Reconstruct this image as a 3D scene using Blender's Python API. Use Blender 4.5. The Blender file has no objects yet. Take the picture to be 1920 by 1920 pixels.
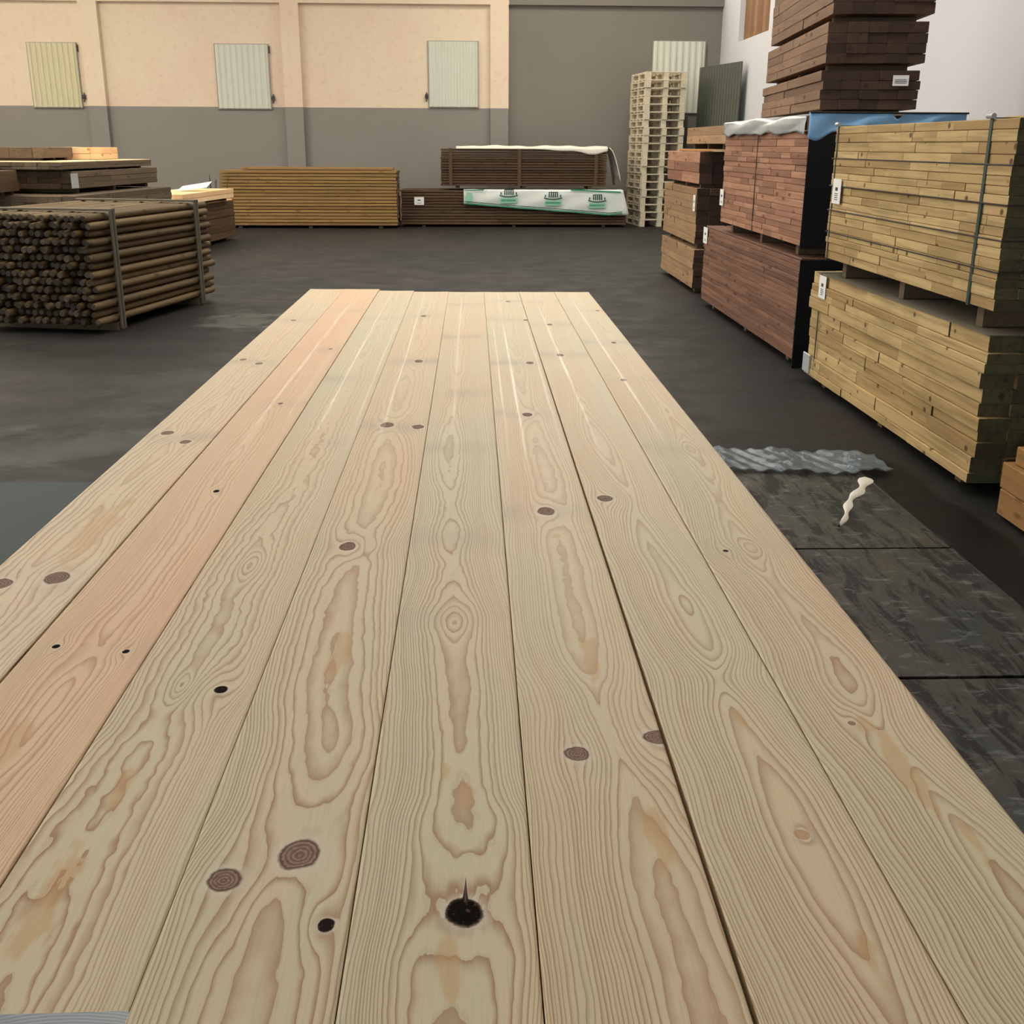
import bpy, math, random
import numpy as np
from mathutils import Matrix, Vector
random.seed(7)
rng = np.random.RandomState(11)
sc = bpy.context.scene
COL = sc.collection
R = math.radians

# ------------------------------------------------------------------ helpers
def tag(o, label=None, cat=None, group=None, kind=None):
    if label: o['label'] = label
    if cat: o['category'] = cat
    if group: o['group'] = group
    if kind: o['kind'] = kind
    return o

def empty(name, loc=(0, 0, 0), rz=0.0):
    o = bpy.data.objects.new(name, None)
    COL.objects.link(o); o.location = loc; o.rotation_euler = (0, 0, rz)
    o.empty_display_size = .1
    return o

class MB:
    """collects shapes, builds ONE mesh object; every shape carries a tint value"""
    def __init__(s): s.v = []; s.f = []; s.t = []; s.m = []; s.sm = []
    def add(s, vs, fs, tint=.5, mats=None, smooth=False):
        n = len(s.v); s.v += [tuple(v) for v in vs]; s.t += [tint] * len(vs)
        for i, f in enumerate(fs):
            s.f.append([n + k for k in f]); s.m.append(mats[i] if mats else 0); s.sm.append(smooth)
    def box(s, a, b, tint=.5, ch=0.0, mat=0):
        (x0, y0, z0), (x1, y1, z1) = a, b
        if ch <= 0:
            v = [(x0,y0,z0),(x1,y0,z0),(x1,y1,z0),(x0,y1,z0),(x0,y0,z1),(x1,y0,z1),(x1,y1,z1),(x0,y1,z1)]
            s.add(v, [(3,2,1,0),(4,5,6,7),(0,1,5,4),(1,2,6,5),(2,3,7,6),(3,0,4,7)], tint, [mat]*6)
    def board(s, a, b, tint=.5, ch=.003, axis=1, mside=0, mend=1):
        """long bar with chamfered long edges; end faces get slot mend"""
        a = list(a); b = list(b)
        if axis == 0:  i, j, k = 1, 2, 0
        elif axis == 1: i, j, k = 0, 2, 1
        else: i, j, k = 0, 1, 2
        ch = min(ch, (b[i]-a[i])*.3, (b[j]-a[j])*.3)
        prof = [(a[i]+ch,a[j]),(b[i]-ch,a[j]),(b[i],a[j]+ch),(b[i],b[j]-ch),(b[i]-ch,b[j]),(a[i]+ch,b[j]),(a[i],b[j]-ch),(a[i],a[j]+ch)]
        vs = []
        for e in (a[k], b[k]):
            for p, q in prof:
                c = [0, 0, 0]; c[i] = p; c[j] = q; c[k] = e; vs.append(c)
        fs = [(n, (n+1) % 8, 8+(n+1) % 8, 8+n) for n in range(8)]
        fs = [tuple(reversed(f)) for f in fs] if axis in (1,) else fs
        e0 = tuple(range(8)); e1 = tuple(range(15, 7, -1))
        if axis != 1: e0, e1 = tuple(reversed(e0)), tuple(reversed(e1))
        s.add(vs, fs + [e0, e1], tint, [mside]*8 + [mend]*2)
    def cyl(s, p0, p1, r0, r1=None, n=10, tint=.5, mside=0, mend=1, smooth=True):
        r1 = r0 if r1 is None else r1
        p0 = Vector(p0); p1 = Vector(p1); d = (p1-p0).normalized()
        u = d.orthogonal().normalized(); w = d.cross(u)
        vs = [p0 + (u*math.cos(2*math.pi*k/n) + w*math.sin(2*math.pi*k/n))*r0 for k in range(n)]
        vs += [p1 + (u*math.cos(2*math.pi*k/n) + w*math.sin(2*math.pi*k/n))*r1 for k in range(n)]
        s.add(vs, [(k, (k+1) % n, n+(k+1) % n, n+k) for k in range(n)], tint, [mside]*n, smooth)
        s.add(vs, [tuple(reversed(range(n))), tuple(range(n, 2*n))], tint, [mend]*2)
    def build(s, name, mats, parent=None, kind=None):
        me = bpy.data.meshes.new(name)
        me.from_pydata(s.v, [], s.f)
        if not isinstance(mats, (list, tuple)): mats = [mats, mats]
        for m in mats: me.materials.append(m)
        me.polygons.foreach_set('material_index', s.m)
        me.polygons.foreach_set('use_smooth', s.sm)
        at = me.attributes.new('tint', 'FLOAT', 'POINT'); at.data.foreach_set('value', s.t)
        me.update()
        o = bpy.data.objects.new(name, me); COL.objects.link(o)
        if parent: o.parent = parent
        if kind: o['kind'] = kind
        return o

def srgb(r, g, b):
    f = lambda c: (c/255/12.92) if c/255 <= .04045 else ((c/255+.055)/1.055)**2.4
    return (f(r), f(g), f(b), 1)

# ------------------------------------------------------------------ node helpers
def newmat(name):
    m = bpy.data.materials.new(name); m.use_nodes = True
    nt = m.node_tree; nt.nodes.clear()
    out = nt.nodes.new('ShaderNodeOutputMaterial'); b = nt.nodes.new('ShaderNodeBsdfPrincipled')
    nt.links.new(b.outputs[0], out.inputs[0])
    return m, nt, b
class N:
    def __init__(s, nt): s.nt = nt
    def n(s, t, **kw):
        o = s.nt.nodes.new(t)
        for k, v in kw.items(): setattr(o, k, v)
        return o
    def put(s, sock, v):
        if isinstance(v, bpy.types.NodeSocket): s.nt.links.new(v, sock)
        elif v is not None: sock.default_value = v
    def math(s, op, a, b=None, c=None, clamp=False):
        o = s.n('ShaderNodeMath', operation=op, use_clamp=clamp)
        s.put(o.inputs[0], a)
        if b is not None: s.put(o.inputs[1], b)
        if c is not None: s.put(o.inputs[2], c)
        return o.outputs[0]
    def mix(s, f, a, b, bt='MIX'):
        o = s.n('ShaderNodeMix', data_type='RGBA', blend_type=bt)
        s.put(o.inputs[0], f); s.put(o.inputs[6], a); s.put(o.inputs[7], b)
        return o.outputs[2]
    def ramp(s, f, pts, interp='LINEAR'):
        o = s.n('ShaderNodeValToRGB'); r = o.color_ramp; r.interpolation = interp
        while len(r.elements) > 1: r.elements.remove(r.elements[-1])
        r.elements[0].position = pts[0][0]; r.elements[0].color = pts[0][1]
        for p, c in pts[1:]:
            e = r.elements.new(p); e.color = c
        s.put(o.inputs[0], f); return o.outputs[0]
    def ss(s, x, a, b, lo=0.0, hi=1.0):
        o = s.n('ShaderNodeMapRange', interpolation_type='SMOOTHSTEP')
        s.put(o.inputs[0], x)
        for i, v in enumerate((a, b, lo, hi)): s.put(o.inputs[i+1], v)
        return o.outputs[0]
    def attr(s, name):
        return s.n('ShaderNodeAttribute', attribute_name=name).outputs['Fac']
    def coord(s, which='Object', scale=(1,1,1), loc=(0,0,0)):
        t = s.n('ShaderNodeTexCoord'); m = s.n('ShaderNodeMapping')
        s.put(m.inputs['Vector'], t.outputs[which]); m.inputs['Scale'].default_value = scale; m.inputs['Location'].default_value = loc
        return m.outputs[0]
    def noise(s, vec, scale=1, detail=3, rough=.55, dist=0, color=False):
        o = s.n('ShaderNodeTexNoise'); s.put(o.inputs['Vector'], vec)
        o.inputs['Scale'].default_value = scale; o.inputs['Detail'].default_value = detail
        o.inputs['Roughness'].default_value = rough; o.inputs['Distortion'].default_value = dist
        return o.outputs['Color' if color else 'Fac']
    def white1(s, w):
        o = s.n('ShaderNodeTexWhiteNoise', noise_dimensions='1D'); s.put(o.inputs['W'], w); return o.outputs['Value']
    def bump(s, h, strength=.3, dist=.002, normal=None):
        o = s.n('ShaderNodeBump'); s.put(o.inputs['Height'], h); o.inputs['Strength'].default_value = strength
        o.inputs['Distance'].default_value = dist
        if normal is not None: s.put(o.inputs['Normal'], normal)
        return o.outputs[0]
def V(x): return (x, x, x, 1)

def simple(name, c, rough=.6, metal=0, var=.15, scale=4, bump=0):
    m, nt, b = newmat(name); h = N(nt)
    nz = h.noise(h.coord(), scale, 5)
    col = h.mix(nz, tuple(x*(1-var) for x in c[:3])+(1,), tuple(min(1, x*(1+var)) for x in c[:3])+(1,))
    h.put(b.inputs['Base Color'], col); b.inputs['Roughness'].default_value = rough; b.inputs['Metallic'].default_value = metal
    if bump: h.put(b.inputs['Normal'], h.bump(nz, bump, .01))
    return m

def timber(name, ca, cb, knot=(.05,.025,.01,1), grain=.35, stain=None, axis=1, rough=.7, ks=1.0, slash=False):
    """sawn board face: long-grain streaks, knots, per-board tint"""
    m, nt, b = newmat(name); h = N(nt)
    sc3 = [38, 38, 38]; sc3[axis] = 1.6
    tint = h.attr('tint')
    base = h.mix(tint, ca, cb)
    off = h.n('ShaderNodeVectorMath', operation='ADD')
    h.put(off.inputs[0], h.coord('Object'))
    cmb = h.n('ShaderNodeCombineXYZ'); 
    for i in range(3): h.put(cmb.inputs[i], h.math('MULTIPLY', tint, 37.0+11*i))
    h.put(off.inputs[1], cmb.outputs[0])
    mp = h.n('ShaderNodeMapping'); h.put(mp.inputs[0], off.outputs[0]); mp.inputs['Scale'].default_value = sc3
    g = h.noise(mp.outputs[0], 1, 4, .6)
    col = h.mix(h.math('MULTIPLY', h.ss(g, .4, .72), grain), base, tuple(x*.45 for x in ca[:3])+(1,))
    g2 = h.noise(h.coord('Object'), 2.5, 3)
    col = h.mix(h.math('MULTIPLY', h.ss(g2, .45, .75), .35), col, stain or tuple(x*.6 for x in cb[:3])+(1,))
    ksz = [9*ks, 9*ks, 9*ks]; ksz[axis] = 3.2*ks
    if slash: ksz = [9, 7.5, 9]
    mp2 = h.n('ShaderNodeMapping'); h.put(mp2.inputs[0], off.outputs[0]); mp2.inputs['Scale'].default_value = ksz
    vo = h.n('ShaderNodeTexVoronoi'); h.put(vo.inputs['Vector'], mp2.outputs[0]); vo.inputs['Scale'].default_value = 1
    col = h.mix(h.math('MULTIPLY', h.ss(vo.outputs['Distance'], .17 if slash else .2, .09), .9 if slash else .8), col, knot)
    h.put(b.inputs['Base Color'], col); b.inputs['Roughness'].default_value = rough
    b.inputs['Specular IOR Level'].default_value = .3
    h.put(b.inputs['Normal'], h.bump(g, .35, .003))
    return m

# ------------------------------------------------------------------ materials
M = {}
def mt(key, *a, **k): M[key] = timber('timber_' + key, *a, **k)
mt('green_pine', srgb(168,136,88), srgb(205,176,122), knot=srgb(84,58,34), grain=.55, stain=srgb(140,120,74), slash=True)
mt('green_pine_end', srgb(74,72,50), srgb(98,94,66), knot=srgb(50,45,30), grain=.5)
mt('yellow_pine', srgb(172,136,84), srgb(204,170,114), knot=srgb(84,54,30), grain=.4)
mt('redbrown', srgb(104,72,56), srgb(142,102,80), knot=srgb(66,40,30), grain=.6)
mt('redbrown2', srgb(138,96,74), srgb(184,136,106), knot=srgb(80,46,32), grain=.5)
mt('brown', srgb(112,84,62), srgb(140,108,82), knot=srgb(60,40,28), grain=.4)
mt('brown_end', srgb(58,42,34), srgb(80,58,44), knot=srgb(46,32,26), grain=.5)
mt('tan', srgb(146,116,84), srgb(172,140,104), knot=srgb(86,58,36), grain=.4)
mt('tan_end', srgb(72,52,40), srgb(88,64,50), grain=.4)
mt('ochre', srgb(140,110,66), srgb(160,126,76), knot=srgb(120,82,40), grain=.4)
mt('dark', srgb(78,58,38), srgb(96,74,50), knot=srgb(50,36,24), grain=.4)
mt('dark2', srgb(72,52,36), srgb(88,66,46), knot=srgb(48,34,24), grain=.3)
mt('greybrown', srgb(92,77,58), srgb(116,98,76), knot=srgb(64,52,38), grain=.5)
mt('pale', srgb(232,192,140), srgb(248,212,164), knot=srgb(170,110,60), grain=.15)
mt('post', srgb(90,72,44), srgb(118,96,62), knot=srgb(60,44,26), grain=.5)
mt('post_end', srgb(44,38,30), srgb(92,80,64), knot=srgb(46,38,30), grain=.5)
mt('pallet', srgb(196,184,158), srgb(226,214,188), knot=srgb(130,100,70), grain=.3)
mt('orange_pine', srgb(150,108,60), srgb(182,138,84), knot=srgb(96,58,28), grain=.4)
mt('oldrun', srgb(90,74,54), srgb(116,98,74), grain=.4)
M['strap'] = simple('green_strap', srgb(46,66,56), .45)
M['strap_dark'] = simple('dark_strap', srgb(44,34,26), .5)
M['strap_grey'] = simple('grey_batten', srgb(98,88,72), .7, var=.25, scale=12)
M['paper'] = simple('white_paper', srgb(236,234,228), .6, var=.03)
M['ink'] = simple('dark_ink', srgb(50,48,60), .6)
M['black_film'] = simple('black_film', srgb(12,12,15), .42, bump=.4, scale=5)
M['blue_film'] = simple('blue_film', srgb(150,200,245), .4, bump=.5, scale=6, var=.12)
M['white_film'] = simple('white_film', srgb(176,180,178), .2, bump=.8, scale=7, var=.1)
M['cover'] = simple('pale_cover', srgb(226,220,204), .5, bump=.5, scale=5, var=.06)
M['grey_film'] = simple('grey_film', srgb(120,112,96), .45, bump=.4, scale=5)
M['greenp'] = simple('green_print', srgb(60,140,104), .5, var=.1)
M['darkprint'] = simple('dark_green_print', srgb(30,72,60), .5, var=.1)
M['mintp'] = simple('mint_print', srgb(140,196,166), .5, var=.1)
M['wrapwhite'] = simple('wrap_white', srgb(216,222,214), .4, bump=.5, scale=6, var=.06)
M['panel'] = simple('panel_white', srgb(208,210,196), .45, var=.05)
M['panel_cream'] = simple('panel_cream', srgb(206,200,164), .5, var=.05)
M['panel_edge'] = simple('panel_edge', srgb(150,148,138), .5)
M['greensheet'] = simple('dark_green_metal', srgb(72,77,64), .45, var=.12)
M['darkmetal'] = simple('dark_metal', srgb(48,44,40), .5)
M['debris'] = simple('dark_debris', srgb(60,66,56), .5, var=.4, scale=20)
M['trestle'] = simple('trestle_steel', srgb(70,74,76), .5, metal=.4)

# wall paint: cream over grey dado on the left bays, grey on the right bay (object coords = world)
def wall_mat():
    m, nt, b = newmat('wall_paint_back'); h = N(nt)
    t = h.n('ShaderNodeTexCoord'); sp = h.n('ShaderNodeSeparateXYZ'); h.put(sp.inputs[0], t.outputs['Object'])
    nz = h.noise(h.coord(scale=(1,1,1)), .6, 5, .6)
    nf = h.noise(h.coord(scale=(1,1,1)), 9, 5, .6)
    cream = h.mix(h.ss(nz, .35, .7), srgb(228,212,186), srgb(228,204,182))
    cream = h.mix(h.math('MULTIPLY', h.ss(nf, .5, .75), .3), cream, srgb(196,172,142))
    grey = h.mix(nz, srgb(132,128,120), srgb(144,140,133))
    zz = h.math('ADD', sp.outputs[2], h.math('MULTIPLY', h.math('SUBTRACT', nf, .5), .006))
    low = h.math('LESS_THAN', zz, 2.265)
    right = h.math('GREATER_THAN', sp.outputs[0], .735)
    rt = h.mix(nz, srgb(116,112,104), srgb(130,126,118))
    col = h.mix(low, cream, grey); col = h.mix(right, col, rt)
    h.put(b.inputs['Base Color'], col); b.inputs['Roughness'].default_value = .8
    h.put(b.inputs['Normal'], h.bump(nf, .25, .01))
    return m
M['wallback'] = wall_mat()
M['wallside'] = simple('wall_paint_right', srgb(206,206,210), .8, var=.03, scale=1)
M['wallfar'] = simple('wall_paint_left', srgb(212,196,170), .85, var=.05, scale=1)
M['ceiling'] = simple('ceiling_panel', srgb(150,148,142), .8, var=.05, scale=1)
M['frame'] = simple('window_frame', srgb(120,112,96), .6)

def emis(name, c, s):
    m, nt, b = newmat(name)
    b.inputs['Base Color'].default_value = (.8,.8,.8,1)
    b.inputs['Emission Color'].default_value = c; b.inputs['Emission Strength'].default_value = s
    return m

def floor_mat():
    m, nt, b = newmat('floor_concrete'); h = N(nt)
    co = h.coord()
    big = h.noise(co, .35, 5, .6); med = h.noise(co, 2.2, 6, .65, .4); fine = h.noise(co, 30, 5, .7)
    col = h.mix(h.ss(big, .35, .65), srgb(36,36,35), srgb(46,43,39))
    col = h.mix(h.math('MULTIPLY', h.ss(med, .48, .72), .5), col, srgb(52,52,48))
    col = h.mix(h.math('MULTIPLY', h.ss(fine, .45, .75), .25), col, srgb(28,28,28))
    # worn pale paint patches left of the table and dark wet stains on the right
    t = h.n('ShaderNodeTexCoord')
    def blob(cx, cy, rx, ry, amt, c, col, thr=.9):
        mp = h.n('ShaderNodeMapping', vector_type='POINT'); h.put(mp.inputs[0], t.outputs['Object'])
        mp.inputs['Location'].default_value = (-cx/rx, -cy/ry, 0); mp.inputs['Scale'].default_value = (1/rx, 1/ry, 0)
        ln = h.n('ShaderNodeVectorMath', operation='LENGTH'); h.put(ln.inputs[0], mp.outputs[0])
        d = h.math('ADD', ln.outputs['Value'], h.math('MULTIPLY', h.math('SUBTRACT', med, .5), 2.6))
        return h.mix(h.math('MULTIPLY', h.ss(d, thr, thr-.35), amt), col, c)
    col = blob(-2.15, 10.2, .55, .5, .6, srgb(92,90,82), col)
    col = blob(-2.0, 7.3, .5, .9, .45, srgb(62,62,55), col)
    col = blob(-2.4, 5.75, .9, .5, .6, srgb(62,64,61), col)
    col = blob(-1.6, 6.3, .3, .4, .5, srgb(72,70,64), col)
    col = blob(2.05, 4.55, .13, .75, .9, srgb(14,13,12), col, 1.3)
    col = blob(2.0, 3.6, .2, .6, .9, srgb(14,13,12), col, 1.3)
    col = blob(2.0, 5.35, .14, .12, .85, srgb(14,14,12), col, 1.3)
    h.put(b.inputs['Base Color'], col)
    h.put(b.inputs['Roughness'], h.ss(med, .3, .8, .5, .75))
    b.inputs['Specular IOR Level'].default_value = .12
    h.put(b.inputs['Normal'], h.bump(fine, .2, .003))
    return m
M['floor'] = floor_mat()

def plate_mat():
    m, nt, b = newmat('wet_dark_plate'); h = N(nt)
    st = h.noise(h.coord(scale=(9, 1.8, 1)), 1.6, 6, .65, .7); big = h.noise(h.coord(), 2.5, 5, .6, .5); sp = h.noise(h.coord(scale=(6, 14, 1)), 1.5, 6, .7, .8)
    col = h.mix(h.ss(big, .35, .65), srgb(52,54,52), srgb(66,63,52))
    col = h.mix(h.math('MULTIPLY', h.ss(st, .50, .57), .95), col, srgb(26,25,22))
    col = h.mix(h.math('MULTIPLY', h.ss(sp, .54, .66), .75), col, srgb(106,108,104))
    h.put(b.inputs['Base Color'], col)
    h.put(b.inputs['Roughness'], h.ss(st, .35, .65, .42, .7)); b.inputs['Specular IOR Level'].default_value = .25
    h.put(b.inputs['Normal'], h.bump(st, .3, .01))
    return m
M['plate'] = plate_mat()
M['teal'] = simple('teal_floor_patch', srgb(30,44,44), .75, var=.06, scale=3)

def plastic_mat():
    m, nt, b = newmat('clear_film'); h = N(nt)
    b.inputs['Base Color'].default_value = srgb(120,134,140)
    b.inputs['Roughness'].default_value = .18; b.inputs['Alpha'].default_value = .45
    h.put(b.inputs['Normal'], h.bump(h.noise(h.coord(), 14, 4), .5, .02))
    return m
M['film'] = plastic_mat()

# ------------------------------------------------------------------ pine plank surface
def plank_mat():
    m, nt, b = newmat('planed_pine'); h = N(nt)
    ring = h.attr('ring'); kd = h.attr('kd'); kt = h.attr('kt'); warm = h.attr('warm'); whorl = h.attr('whorl'); strip = h.attr('strip'); cont = h.attr('contrast')
    fineN = h.noise(h.coord(scale=(60, 9, 60)), 1, 4, .6)
    fib = h.noise(h.coord(scale=(420, 12, 420)), 1, 3, .6)
    rg = h.math('ADD', ring, h.math('MULTIPLY', h.math('SUBTRACT', fineN, .5), .34))
    idx = h.math('FLOOR', rg); fr = h.math('FRACT', rg)
    w1 = h.white1(idx); w2 = h.white1(h.math('ADD', idx, 91.3))
    start = h.ss(w1, 0, 1, .22, .62)               # where latewood begins in this ring
    late = h.n('ShaderNodeMapRange'); late.clamp = True
    h.put(late.inputs[0], fr); h.put(late.inputs[1], start); late.inputs[2].default_value = .97
    lp = h.math('POWER', late.outputs[0], 1.3)
    back = h.ss(fr, .965, 1.0, 1, 0)               # sharp return to earlywood
    soft = h.ss(fr, 0, .10, .25, 0)
    lw = h.math('MULTIPLY', h.math('MAXIMUM', h.math('MULTIPLY', lp, back), soft), h.ss(w2, 0, 1, .70, 1.0))
    lw = h.math('MULTIPLY', lw, cont)
    pale = h.mix(warm, srgb(208,196,162), srgb(226,188,148))
    cool = h.mix(h.ss(h.noise(h.coord(scale=(14, 1.5, 14)), 1, 3), .42, .7), pale, h.mix(warm, srgb(214,194,158), srgb(224,180,142)))
    dark = h.mix(warm, srgb(152,104,62), srgb(168,106,64))
    col = h.mix(lw, cool, dark)
    col = h.mix(h.math('MULTIPLY', h.ss(fib, .5, .8), .16), col, srgb(150,112,76))
    col = h.mix(h.math('MULTIPLY', h.ss(fib, .5, .2), .10), col, srgb(238,222,190))
    col = h.mix(h.math('MULTIPLY', h.attr('amber'), .5), col, srgb(196,150,90))
    # whorl: greyish band across the board
    col = h.mix(h.math('MULTIPLY', whorl, .48), col, srgb(150,140,126))
    # knots
    kn = h.noise(h.coord(), 160, 4, .6)
    kdw = h.math('ADD', kd, h.math('MULTIPLY', h.math('SUBTRACT', kn, .5), .22))
    halo = h.math('MULTIPLY', h.ss(kd, 1.75, 1.1), h.ss(kd, .85, 1.05))
    col = h.mix(h.math('MULTIPLY', halo, .45), col, srgb(214,204,184))
    inside = h.ss(kdw, 1.06, .92)
    kr = h.math('SINE', h.math('MULTIPLY', kdw, 26.0))
    kc = h.mix(h.ss(kr, -1, 1), srgb(128,102,90), srgb(160,136,122))
    kc = h.mix(h.math('MULTIPLY', h.ss(kn, .45, .7), .55), kc, srgb(108,82,74))
    # kt: 0 pale / .5 brown / 1 black
    kpale = h.mix(h.ss(kr, -1, 1), srgb(186,150,116), srgb(206,172,134))
    kc = h.mix(h.ss(kt, .02, .45), kpale, kc)
    kc = h.mix(h.ss(kt, .55, .98), kc, h.mix(h.ss(kn, .58, .66), srgb(20,14,12), srgb(84,66,54)))
    col = h.mix(inside, col, kc)
    rim = h.math('MULTIPLY', h.ss(kdw, .82, .96), h.ss(kdw, 1.12, 1.0))
    col = h.mix(h.math('MULTIPLY', rim, h.math('MULTIPLY', kt, .9)), col, srgb(66,48,40))
    h.put(b.inputs['Base Color'], col)
    rr = h.math('ADD', h.math('MULTIPLY', lw, -.06), .40)
    h.put(b.inputs['Roughness'], h.math('ADD', rr, h.math('MULTIPLY', fineN, .08)))
    h.put(b.inputs['Specular IOR Level'], h.math('MULTIPLY', h.math('SUBTRACT', 1.0, inside), .17))
    h.put(b.inputs['Coat Weight'], h.math('ADD', .03, h.math('MULTIPLY', strip, .85))); b.inputs['Coat Roughness'].default_value = .24; b.inputs['Coat IOR'].default_value = 1.6
    h.put(b.inputs['Coat Normal'], h.bump(h.noise(h.coord(scale=(30, 2.2, 30)), 1, 3, .5), .15, .0003))
    hh = h.math('ADD', h.math('MULTIPLY', lw, .6), h.math('MULTIPLY', fib, .35))
    hh = h.math('SUBTRACT', hh, h.math('MULTIPLY', h.math('MULTIPLY', inside, h.ss(kt, .6, 1)), 2.0))
    h.put(b.inputs['Normal'], h.bump(hh, .45, .0011))
    return m
M['plank'] = plank_mat()
def plank_end_mat():
    m, nt, b = newmat('pine_end_grain'); h = N(nt)
    w = h.n('ShaderNodeTexWave', wave_type='RINGS', rings_direction='Y'); h.put(w.inputs['Vector'], h.coord(loc=(.35, 0, -.6)))
    w.inputs['Scale'].default_value = 90; w.inputs['Distortion'].default_value = 1.5; w.inputs['Detail'].default_value = 2
    nz = h.noise(h.coord(), 400, 4, .7)
    col = h.mix(w.outputs['Fac'], srgb(246,244,236), srgb(206,204,194)); col = h.mix(h.math('MULTIPLY', nz, .4), col, srgb(236,234,226))
    h.put(b.inputs['Base Color'], col); b.inputs['Roughness'].default_value = .7
    return m
M['plank_end'] = plank_end_mat()
M['plank_side'] = timber('planed_pine_side', srgb(206,184,146), srgb(220,196,156), knot=srgb(140,100,70), grain=.3, rough=.5)

def vnoise(u, v, fu, fv, seed):
    r = np.random.RandomState(seed); G = r.rand(64, 512)*2-1
    a = u*fu + 17.3; c = v*fv + 9.1
    i = np.floor(a).astype(int); j = np.floor(c).astype(int); x = a-i; y = c-j
    x = x*x*x*(x*(x*6-15)+10); y = y*y*y*(y*(y*6-15)+10)
    g = lambda p, q: G[p % 64, q % 512]
    return (g(i,j)*(1-x)+g(i+1,j)*x)*(1-y) + (g(i,j+1)*(1-x)+g(i+1,j+1)*x)*y
def spline(pts, v):
    P = np.array(pts, float); x = P[:,0]; y = P[:,1]
    d = np.gradient(y, x); k = np.clip(np.searchsorted(x, v)-1, 0, len(x)-2)
    h = x[k+1]-x[k]; t = np.clip((v-x[k])/h, 0, 1)
    return (2*t**3-3*t**2+1)*y[k] + (t**3-2*t**2+t)*h*d[k] + (-2*t**3+3*t**2)*y[k+1] + (t**3-t**2)*h*d[k+1]

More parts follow.
